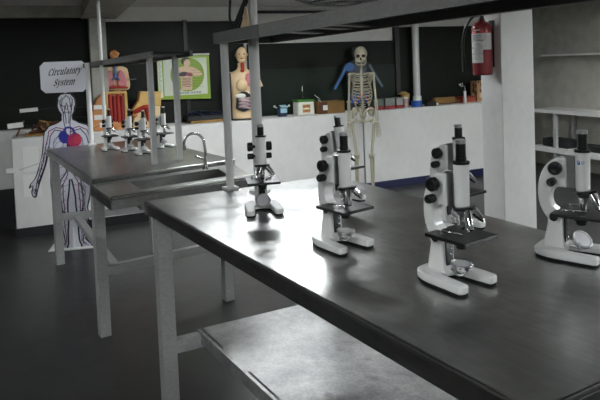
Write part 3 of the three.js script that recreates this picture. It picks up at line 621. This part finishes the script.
// red strip, yellow funnel, blue can, pink bottle
{
  let g = thing('jar', 'small jar with a pale pink label beside the yellow funnel', 'jar', ledge(3.83, -5.99), ROOM);
  mesh('glass', cyl(.035, .035, .1).translate(0, .05, 0), std({ color: 0xb0979a, roughness: .4 }), g); mesh('lid', cyl(.036, .036, .02).translate(0, .11, 0), M.plasticWhite, g);
  g = thing('blue_can', 'blue can with a white top beside the round white post', 'can', ledge(3.96, -5.95), ROOM);
  mesh('can', cyl(.065, .065, .075, 24).translate(0, .0375, 0), M.blueCan, g); mesh('top', cyl(.05, .05, .05, 24).translate(.012, .1, 0), M.plasticWhite, g);
  g = thing('yellow_funnel', 'yellow lamp-shaped holder behind the blue can', 'holder', ledge(3.9, -6.1), ROOM);
  mesh('body', cyl(.045, .055, .15).translate(0, .075, 0), M.yellow, g); mesh('brim', cyl(.075, .02, .03).translate(-.02, .165, 0), M.yellow, g);
  g = thing('black_adapter', 'small black adapter with a white plug beside the blue can', 'adapter', ledge(4.12, -5.9), ROOM);
  mesh('body', rbox(.13, .05, .08, .01, 0, .025, 0), M.blackMatte, g); mesh('plug', rbox(.03, .03, .03, .006, .08, .018, .02), M.plasticWhite, g);
}
{
  const g = thing('wooden_tray', 'long dark wooden tray with a pale front at the board by the white tap', 'tray', ledge(4.45, -6.08), ROOM);
  mesh('tray', rbox(.36, .05, .18, .004, 0, .025, 0), M.brown, g); mesh('front_block', rbox(.3, .07, .05, .004, -.06, .05, .08), M.cardboard, g);
}
{
  const g = thing('red_brick_box', 'flat orange red box between the white tap and the patterned carton', 'box', ledge(4.76, -6.05), ROOM);
  mesh('box', rbox(.2, .06, .14, .004, 0, .03, 0), std({ color: 0xa04a32, roughness: .7 }), g); mesh('lid', rbox(.205, .016, .145, .004, 0, .066, 0), M.redBox, g);
}
{
  const g = thing('ledge_tap', 'slim white laboratory tap with a hooked spout on the ledge', 'tap', ledge(4.63, -5.9), ROOM);
  mesh('column', cyl(.016, .016, .15).translate(0, .075, 0), M.pipe, g);
  mesh('spout', tube([V(0, .15, 0), V(0, .2, 0), V(-.025, .215, .01), V(-.07, .21, .02), V(-.085, .225, .02)], .007, 24, 8), M.chrome, g);
  mesh('handle', [ball(.012).translate(-.088, .235, .02), rod(V(-.05, .212, .015), V(-.05, .255, .015), .004)], M.plasticWhite, g);
}
{
  const t = canvasTexture(128, 256, (c) => { c.fillStyle = '#a98258'; c.fillRect(0, 0, 128, 256); c.fillStyle = '#4a3020'; for (let i = 0; i < 14; i++) { c.beginPath(); c.ellipse(20 + (i * 47) % 96, 16 + (i * 71) % 226, 9 + i % 4 * 3, 12 + i % 3 * 5, i, 0, 7); c.fill(); } c.fillStyle = '#c9b48a'; c.fillRect(30, 150, 40, 60); });
  const g = thing('patterned_carton', 'upright brown carton with dark blotches beside the white pillar', 'carton', ledge(4.97, -6.05), ROOM);
  mesh('carton', new THREE.BoxGeometry(.17, .26, .12).translate(0, .13, 0), std({ map: t, roughness: .8 }), g); mesh('flap', box(.17, .004, .05, 0, .262, .035).rotateX(.05), M.cardboard, g);
}

// ---------------------------------------------------------------- circulatory system cutout with its sign and labels
// half outlines in metres, x to the figure's side, mirrored for the other half
const BODY = [[0, 1.3], [.04, 1.295], [.068, 1.26], [.075, 1.2], [.062, 1.15], [.046, 1.12], [.048, 1.08], [.09, 1.055], [.15, 1.035], [.185, .99], [.2, .9], [.215, .8], [.245, .7], [.275, .62], [.32, .56], [.325, .53], [.3, .545], [.312, .5], [.3, .46], [.275, .455], [.262, .5], [.24, .57], [.205, .66], [.175, .75], [.155, .86], [.145, .8], [.14, .72], [.155, .64], [.16, .54], [.145, .42], [.125, .34], [.128, .26], [.11, .16], [.095, .08], [.14, .03], [.135, .005], [.06, .003], [0, .003]];
function figureShape(half) {
  const right = half, left = half.slice(1, -1).reverse().map(([x, y]) => [-x, y]);
  return smooth([...right, ...left], 420);
}
function figureUV(g, x0, x1, y0, y1) { const p = g.attributes.position, uv = g.attributes.uv; for (let i = 0; i < p.count; i++) uv.setXY(i, (p.getX(i) - x0) / (x1 - x0), (p.getY(i) - y0) / (y1 - y0)); return g; }
{
  const W = 768, H = 1280, X = (x) => (x + .4) / .8 * W, Y = (y) => (1 - y / 1.333) * H;
  const tex = canvasTexture(W, H, (c) => {
    c.fillStyle = '#d0d0d8'; c.fillRect(0, 0, W, H);
    const line = (pts, col, w, both = true) => { for (const k of both ? [-1, 1] : [1]) { c.strokeStyle = col; c.lineWidth = w; c.lineCap = c.lineJoin = 'round'; c.beginPath(); pts.forEach(([x, y], i) => { const px = X(k * x), py = Y(y); if (!i) c.moveTo(px, py); else { const [qx, qy] = pts[i - 1]; c.quadraticCurveTo(X(k * (qx * .5 + x * .5)) + (i % 2 ? 5 : -5), Y(qy * .5 + y * .5), px, py); } }); c.stroke(); } };
    line(BODY, '#15151f', 15);
    // vessels
    line([[.06, .005], [.045, .06], [.04, .18], [.035, .3], [.03, .42], [.008, .58]], '#15151f', 12);
    line([[.012, .92], [.02, 1.02], [.028, 1.1], [.035, 1.18], [.03, 1.25], [.0, 1.28]], '#1b1b2c', 6);
    line([[.02, 1.0], [.09, 1.02], [.15, .99], [.17, .9], [.19, .8], [.225, .68], [.265, .57], [.285, .49]], '#7c2a52', 7);
    line([[.02, .98], [.1, 1.0], [.14, .95], [.16, .85], [.18, .77], [.215, .66], [.25, .57], [.27, .49]], '#20203c', 7);
    line([[.01, .9], [.02, .75], [.03, .65], [.08, .58], [.09, .45], [.08, .32], [.09, .2], [.07, .06]], '#2a2036', 9);
    line([[.0, .88], [.008, .72], [.02, .63], [.06, .55], [.065, .4], [.06, .3], [.065, .18], [.06, .06]], '#6a2a56', 7);
    line([[.06, .55], [.11, .47], [.1, .34], [.105, .22], [.09, .1]], '#1b1b2c', 5);
    line([[.09, .33], [.06, .31], [.1, .29], [.07, .27]], '#1b1b2c', 8);
    line([[.0, .8], [.06, .78], [.09, .72]], '#1b1b2c', 4); line([[.01, .72], [.06, .7]], '#7c2a52', 4);
    line([[.05, .98], [.11, .92], [.12, .84], [.09, .78], [.05, .84], [.04, .92]], '#4b4f8a', 5);
    line([[.05, 1.2], [.02, 1.19]], '#15151f', 5); line([[.0, 1.22], [.012, 1.17], [0, 1.165]], '#15151f', 4); line([[.0, 1.14], [.025, 1.145]], '#7c2a52', 5);
    line([[.035, 1.27], [.05, 1.22], [.04, 1.16], [.02, 1.13]], '#24243a', 4);
    for (let k = 0; k < 5; k++) line([[.27, .53], [.27 + k * .012, .47 + k * .008]], '#1b1b2c', 3);
    for (let k = 0; k < 5; k++) line([[.07, .06], [.06 + k * .014, .015]], '#1b1b2c', 3);
    for (let k = 0; k < 9; k++) { const y = .98 - k * .055; line([[.02, y], [.07 + .02 * (k % 3), y - .03], [.11 + .01 * (k % 2), y - .09]], k % 2 ? '#3a3a5c' : '#6a3a56', 3); }
    for (let k = 0; k < 6; k++) { const y = .56 - k * .07; line([[.05, y], [.1, y - .04], [.085, y - .1]], '#2a2a3e', 3); }
    for (let k = 0; k < 6; k++) { const t = k / 6; line([[.165 + .1 * t, .9 - .36 * t], [.185 + .1 * t, .86 - .36 * t], [.18 + .11 * t, .8 - .36 * t]], '#24243a', 4); }
    line([[.03, 1.12], [.04, 1.2], [.055, 1.25]], '#24243a', 4); line([[.01, 1.05], [.015, 1.14], [.01, 1.2]], '#2a2036', 6);
    // aorta, heart
    line([[0, .95], [.0, .7]], '#6e1f4a', 16, false); line([[.02, .95], [.018, .68]], '#8a2446', 12, false);
    c.fillStyle = '#27288a'; c.beginPath(); c.ellipse(X(-.035), Y(.935), 38, 50, -.3, 0, 7); c.fill();
    c.fillStyle = '#b02a55'; c.beginPath(); c.ellipse(X(.05), Y(.91), 52, 56, .4, 0, 7); c.fill();
    c.fillStyle = '#c23b52'; c.beginPath(); c.ellipse(X(.07), Y(.91), 30, 34, .4, 0, 7); c.fill();
    c.strokeStyle = '#27288a'; c.lineWidth = 16; c.beginPath(); c.moveTo(X(-.03), Y(.98)); c.bezierCurveTo(X(-.03), Y(1.03), X(.05), Y(1.03), X(.05), Y(.96)); c.stroke();
  });
  const mat = std({ map: tex, roughness: .55 });
  const g = thing('circulatory_cutout', 'white life-size circulatory system cutout with drawn vessels standing before the low wall', 'cutout', [-1.93, 0, -4.86], .18);
  mesh('figure', figureUV(plate(figureShape(BODY), .012), -.4, .4, 0, 1.333), mat, g);
  mesh('stand', [rbox(.42, .012, .22, .004, .01, .006, -.06), plate(poly([[-.1, 0], [.1, 0], [0, .5]]), .012).rotateY(PI / 2).translate(0, .01, -.06)], M.card, g);
  // thin leader wires with paper strips
  const strip = (x, y, w, h, tx, ty, rot = 0) => {
    const l = mesh('name_strip', rbox(w, h, .003, .001).rotateZ(rot).translate(x, y, .012), M.card, g); l.userData.label = 'blank white name strip on a thin wire';
    const side = x < tx ? 1 : -1; mesh('leader', rod(V(x + side * w / 2, y, .01), V(tx, ty, .01), .0015, .0015, 6), M.black, l);
  };
  strip(-.29, 1.175, .14, .03, -.06, 1.19, .05); strip(-.40, 1.055, .12, .042, -.16, 1.02, .08); strip(-.44, .69, .1, .04, -.235, .735, .03);
  strip(.265, 1.17, .1, .035, .06, 1.18); strip(.26, 1.085, .09, .04, .06, 1.1); strip(.30, 1.02, .09, .04, .18, .98);
}
{
  const tex = canvasTexture(512, 352, (c) => {
    c.fillStyle = '#dedee4'; c.fillRect(0, 0, 512, 352); c.strokeStyle = '#8a8a92'; c.lineWidth = 3;
    c.fillStyle = '#15151b'; c.textAlign = 'center';
    c.save(); c.translate(260, 148); c.transform(1, -.05, -.28, 1, 0, 0); c.font = 'italic bold 92px serif'; c.scale(.68, 1.15); c.fillText('Circulatory', 0, 0); c.restore();
    c.save(); c.translate(250, 272); c.transform(1, -.05, -.28, 1, 0, 0); c.font = 'italic bold 92px serif'; c.scale(.7, 1.15); c.fillText('System', 0, 0); c.restore();
  });
  const g = thing('system_sign', 'white card sign reading Circulatory System above the cutout figure', 'sign', [-1.945, 1.305, -4.875], .18);
  const w = .182, h = .255, k = .035;
  mesh('card', figureUV(plate(poly([[-w + k, 0], [w - k, 0], [w, k], [w, h - k], [w - k, h], [-w + k, h], [-w, h - k], [-w, k]]), .006), -w, w, 0, h), std({ map: tex, roughness: .6 }), g);
  mesh('stick', rbox(.02, .5, .008, .002, 0, -.12, -.02), M.card, g);
}
// dried specimens on the end of the low wall
{
  const g = thing('specimen_board', 'brown dried specimens heaped on a small tray at the end of the low wall', 'specimens', ledge(-.06, -6.02), ROOM);
  mesh('tray', rbox(.46, .02, .2, .004, 0, .01, 0), M.cardboard, g);
  for (let i = 0; i < 14; i++) mesh('twig', tube([V(rr(-.2, .2), .03, rr(-.07, .07)), V(rr(-.2, .2), rr(.04, .09), rr(-.07, .07)), V(rr(-.2, .2), rr(.05, .13), rr(-.05, .05))], rr(.006, .014), 14, 6), i % 3 ? M.brown : M.cardboard, g);
}
tag(mesh('wooden_stick', bar(V(0, 0, 0), V(.07, .14, .0), .02, .018).rotateY(ROOM), M.brown), 'short dark wooden stick leaning up at the end of the low wall', 'stick').position.set(...ledge(-.355, -6.0, LEDGE + .004));
// papers pinned on the end of the low wall
[[-.24, .70, .13, .22, 'top'], [-.24, .46, .15, .2, 'lower']].forEach(([lx, y, w, h, n]) => { const m = tag(mesh('paper_sheet', rbox(w, h, .002, .0008), M.card), n === 'top' ? 'white paper sheet taped high on the front of the low wall' : 'white paper sheet taped lower on the front of the low wall', 'paper', 'papers on the low wall'); m.position.set(...ledge(lx, LFRONT + .0015, y)); m.rotation.y = ROOM; });

// ---------------------------------------------------------------- blue-armed cutout behind the skeleton
{
  const half0 = [[0, .76], [.04, .755], [.06, .72], [.058, .66], [.04, .63], [.045, .6], [.1, .575], [.145, .55], [.17, .5], [.2, .42], [.24, .34], [.268, .27], [.262, .245], [.24, .265], [.2, .33], [.16, .4], [.125, .46], [.12, .36], [.11, .22], [.12, .1], [.115, .0], [0, 0]], half = half0.map(([a, b]) => [a * 1.17, b * .97]);
  const W = 512, H = 640, X = (x) => (x * 1.17 + .32) / .64 * W, Y = (y) => (1 - y * .97 / .8) * H;
  const tex = canvasTexture(W, H, (c) => {
    c.fillStyle = '#16181c'; c.fillRect(0, 0, W, H);
    for (const k of [-1, 1]) { c.strokeStyle = k < 0 ? '#3c6ea8' : '#5f7180'; c.lineWidth = 23; c.lineCap = 'round'; c.beginPath(); c.moveTo(X(k * .125), Y(.53)); c.lineTo(X(k * .17), Y(.43)); c.lineTo(X(k * .25), Y(.275)); c.stroke(); }
    c.fillStyle = '#39424a'; c.fillRect(X(-.09), Y(.56), X(.09) - X(-.09), 170); c.fillStyle = '#2f4f9a'; c.fillRect(X(-.09), Y(.2), X(.09) - X(-.09), 90); c.fillStyle = '#2c5a94'; c.beginPath(); c.ellipse(X(-.09), Y(.52), 44, 40, 0, 0, 7); c.fill();
  });
  const [x, y, z] = ledge(3.27, -6.1, LEDGE);
  const g = thing('muscle_cutout', 'dark human cutout with blue arms standing on the ledge behind the skeleton', 'cutout', [x, y, z], ROOM - .12);
  mesh('figure', figureUV(plate(figureShape(half), .01), -.32, .32, 0, .8), std({ map: tex, roughness: .6 }), g);
  mesh('stand', rbox(.2, .01, .12, .003, 0, .005, -.04), M.blackMatte, g);
}

// ---------------------------------------------------------------- skeleton on its stand
{
  const g = thing('skeleton', 'yellowish human skeleton model hanging on a stand before the low wall', 'skeleton', [.665, 0, -6.33], -.12);
  const k = 1.6 / 1.66;
  g.scale.setScalar(k);
  const B = (name, geo, parent = g, mat = M.bone) => mesh(name, geo, mat, parent);
  const skull = B('skull', [ball(.078, .92, 1.08, 1.12, 22).translate(0, 1.6, -.012), ball(.055, 1, .9, .9).translate(0, 1.545, .03), ball(.018, .6, 1, .6).translate(-.05, 1.545, .05), ball(.018, .6, 1, .6).translate(.05, 1.545, .05)]);
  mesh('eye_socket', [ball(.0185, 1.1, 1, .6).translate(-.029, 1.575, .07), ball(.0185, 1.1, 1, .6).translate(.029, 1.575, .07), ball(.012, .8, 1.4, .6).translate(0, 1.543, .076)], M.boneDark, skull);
  mesh('teeth', box(.036, .01, .02, 0, 1.512, .058), M.bone, skull);
  B('jaw', [tube([V(-.052, 1.54, .0), V(-.048, 1.495, .01), V(-.025, 1.478, .055), V(0, 1.474, .066), V(.025, 1.478, .055), V(.048, 1.495, .01), V(.052, 1.54, .0)], .011, 30, 8)]);
  for (let i = 0; i < 22; i++) { const y = 1.45 - i * .026, r = .012 + i * .0006; B('vertebra', [cyl(r, r, .018, 10).translate(0, y, -.03 - .018 * Math.sin(i / 21 * PI * 2)), box(r * 3.4, .007, .01, 0, y, -.045 - .018 * Math.sin(i / 21 * PI * 2))]); }
  const cx = [.055, .076, .088, .096, .102, .106, .108, .108, .102, .092];
  for (let i = 0; i < 10; i++) for (const s of [-1, 1]) {
    const y = 1.375 - i * .028, w = cx[i], d = .05 + .035 * Math.min(1, i / 4), drop = .03 + i * .008, fx = i < 7 ? .014 : .03 + (i - 7) * .018;
    B('rib', tube([V(s * .012, y, -.05), V(s * w * .65, y + .006, -.062), V(s * w, y - drop * .4, -.012), V(s * w * .82, y - drop * .85, d * .75), V(s * fx, y - drop, d)], .0062, 26, 6));
  }
  B('sternum', plate(poly([[-.02, 1.35], [.02, 1.35], [.016, 1.28], [.013, 1.16], [.004, 1.12], [-.004, 1.12], [-.013, 1.16], [-.016, 1.28]]), .014, .003).translate(0, 0, .075));
  const rot = std({ color: 0x9c5a30, roughness: .7 });
  mesh('costal_cartilage', [rod(V(-.014, 1.15, .078), V(-.075, 1.06, .06), .009), rod(V(.014, 1.15, .078), V(.075, 1.06, .06), .009)], rot, g);
  for (const s of [-1, 1]) {
    B('clavicle', tube([V(s * .014, 1.37, .06), V(s * .08, 1.385, .045), V(s * .128, 1.38, .0)], .0085, 16, 8));
    B('scapula', plate(poly([[s * .06, 1.36], [s * .13, 1.385], [s * .125, 1.33], [s * .085, 1.2]]), .01, .002).translate(0, 0, -.075));
    B('upper_arm', [rod(V(s * 0.132, 1.365, -.01), V(s * 0.150, 1.075, -.005), .0135, .012), ball(.024).translate(s * 0.128, 1.37, -.01), ball(.02, 1.3, .8, .9).translate(s * 0.151, 1.07, -.005)]);
    B('forearm', [rod(V(s * 0.142, 1.06, .004), V(s * 0.146, .845, .02), .0085, .008), rod(V(s * 0.160, 1.06, -.005), V(s * 0.166, .845, .015), .008, .009), ball(.014).translate(s * 0.150, 1.05, 0)]);
    const hand = [ball(.02, 1.1, .8, .6).translate(s * 0.157, .825, .02)];
    for (let f = 0; f < 5; f++) { const fx = s * (.132 + f * .013), l = [.07, .115, .125, .12, .1][f]; hand.push(rod(V(s * (.145 + f * .006), .82, .02), V(fx, .82 - l * .5, .026), .0055, .005, 8), rod(V(fx, .82 - l * .53, .026), V(fx + s * (f - 2) * .003, .82 - l * 1.25, .034), .005, .004, 8)); }
    B('hand', hand);
    B('hip_bone', [new THREE.TorusGeometry(.062, .018, 8, 20, PI * 1.25).scale(.85, 1.1, .8).rotateY(s * .5).rotateZ(s > 0 ? -.6 : PI - .75 - 1.25 * PI + 1.3).translate(s * .065, .925, -.01), ball(.035, 1.0, 1.5, .5).translate(s * .09, .955, -.02), ball(.026).translate(s * .085, .86, 0), rod(V(s * .075, .85, .01), V(s * .012, .85, .04), .012)]);
    B('thigh_bone', [ball(.024).translate(s * .088, .86, .0), rod(V(s * .088, .86, 0), V(s * .122, .83, -.005), .014), rod(V(s * .122, .835, -.005), V(s * .085, .47, .01), .0165, .0165), ball(.028, 1.25, .8, 1).translate(s * .084, .465, .008)]);
    B('kneecap', ball(.018, 1, 1.1, .6).translate(s * .084, .47, .04));
    B('shin_bone', [rod(V(s * .08, .45, .006), V(s * .078, .1, -.005), .018, .012), ball(.024, 1.3, .8, 1).translate(s * .081, .44, .005)]);
    B('calf_bone', rod(V(s * .105, .435, -.01), V(s * .098, .095, -.012), .0075, .0075));
    const foot = [ball(.024, .9, .8, 1.4).translate(s * .082, .07, -.025)];
    for (let f = 0; f < 5; f++) foot.push(rod(V(s * (.075 + f * .006), .075, .01), V(s * (.066 + f * .016), .05, .11 - f * .008), .007, .006, 8), rod(V(s * (.066 + f * .016), .05, .11 - f * .008), V(s * (.064 + f * .019), .042, .15 - f * .012), .006, .005, 8));
    B('foot', foot);
  }
  B('sacrum', plate(poly([[-.04, .93], [.04, .93], [.012, .82], [-.012, .82]]), .03, .006).translate(0, 0, -.045));
  mesh('stand_pole', rod(V(0, .03, -.07), V(0, 1.52, -.075), .009), M.satin, g);
  mesh('stand_base', [0, 1, 2, 3, 4].map((i) => { const a = i / 5 * 2 * PI + .3; return [bar(V(0, .03, -.07), V(.17 * Math.cos(a), .025, -.0 + .17 * Math.sin(a)), .03, .022), ball(.022).translate(.17 * Math.cos(a), .022, .17 * Math.sin(a))]; }).flat(), M.plasticWhite, g);
}

// ---------------------------------------------------------------- orbit fan under the ceiling, hanging cord
{
  const g = thing('orbit_fan', 'caged orbit fan hanging from the ceiling over the far end of the near bench', 'fan', [.235, 1.765, -3.0], .2);
  const R = .245, cage = [];
  for (const [y, r] of [[0, .09], [.004, .17], [.03, R], [.075, R * 1.03], [.12, R]]) cage.push(new THREE.TorusGeometry(r, .0032, 6, 48).rotateX(PI / 2).translate(0, y, 0));
  mesh('cage_ring', cage, M.blackMatte, g);
  const sp = []; for (let i = 0; i < 40; i++) { const a = i / 40 * 2 * PI, c = Math.cos(a), s = Math.sin(a); sp.push(tube([V(c * .05, 0, s * .05), V(c * .17, .004, s * .17), V(c * R, .035, s * R), V(c * R, .11, s * R), V(c * .15, .145, s * .15)], .0016, 10, 4)); }
  mesh('cage_wire', sp, M.alu, g);
  const s = smooth([[.03, -.02], [.12, -.055], [.2, -.03], [.205, .03], [.12, .035], [.03, .02]], 30);
  for (let i = 0; i < 3; i++) mesh('blade', plate(s, .004).rotateX(-PI / 2 + .3).rotateY(i * 2 * PI / 3).translate(0, .07, 0), M.plasticWhite, g);
  mesh('hub', [cyl(.04, .04, .05).translate(0, .07, 0)], M.plasticWhite, g); mesh('badge', cyl(.045, .045, .008).translate(0, -.002, 0), M.alu, g);
  mesh('motor', [cyl(.06, .05, .1).translate(0, .19, 0), cyl(.03, .02, CEIL - 1.765 - .24).translate(0, .24 + (CEIL - 1.765 - .24) / 2, 0), cyl(.06, .05, .02).translate(0, CEIL - 1.765 - .01, 0)], M.plasticWhite, g);
}
{
  const g = thing('hanging_cord', 'black cord dropping from the ceiling onto the overhead rack with a tied beige cloth', 'cord', [-.292, 1.625, -2.6]);
  mesh('cord', tube([V(.0, CEIL - 1.62, 0), V(-.004, .3, 0), V(.002, .15, .0), V(.0, .04, .01), V(.02, .008, .02)], .0055, 30, 8), M.black, g);
  mesh('clamp', [bar(V(.02, .012, .02), V(.075, .13, .02), .02, .022), bar(V(.045, .05, .02), V(.08, .03, .03), .012, .016)], M.blackMatte, g);
  mesh('cloth', plate(smooth([[.045, .005], [.085, .006], [.08, .07], [.07, .1], [.06, .06]], 24), .03, .006).translate(0, 0, .03), M.flesh, g);
}

renderer.render(scene, camera);
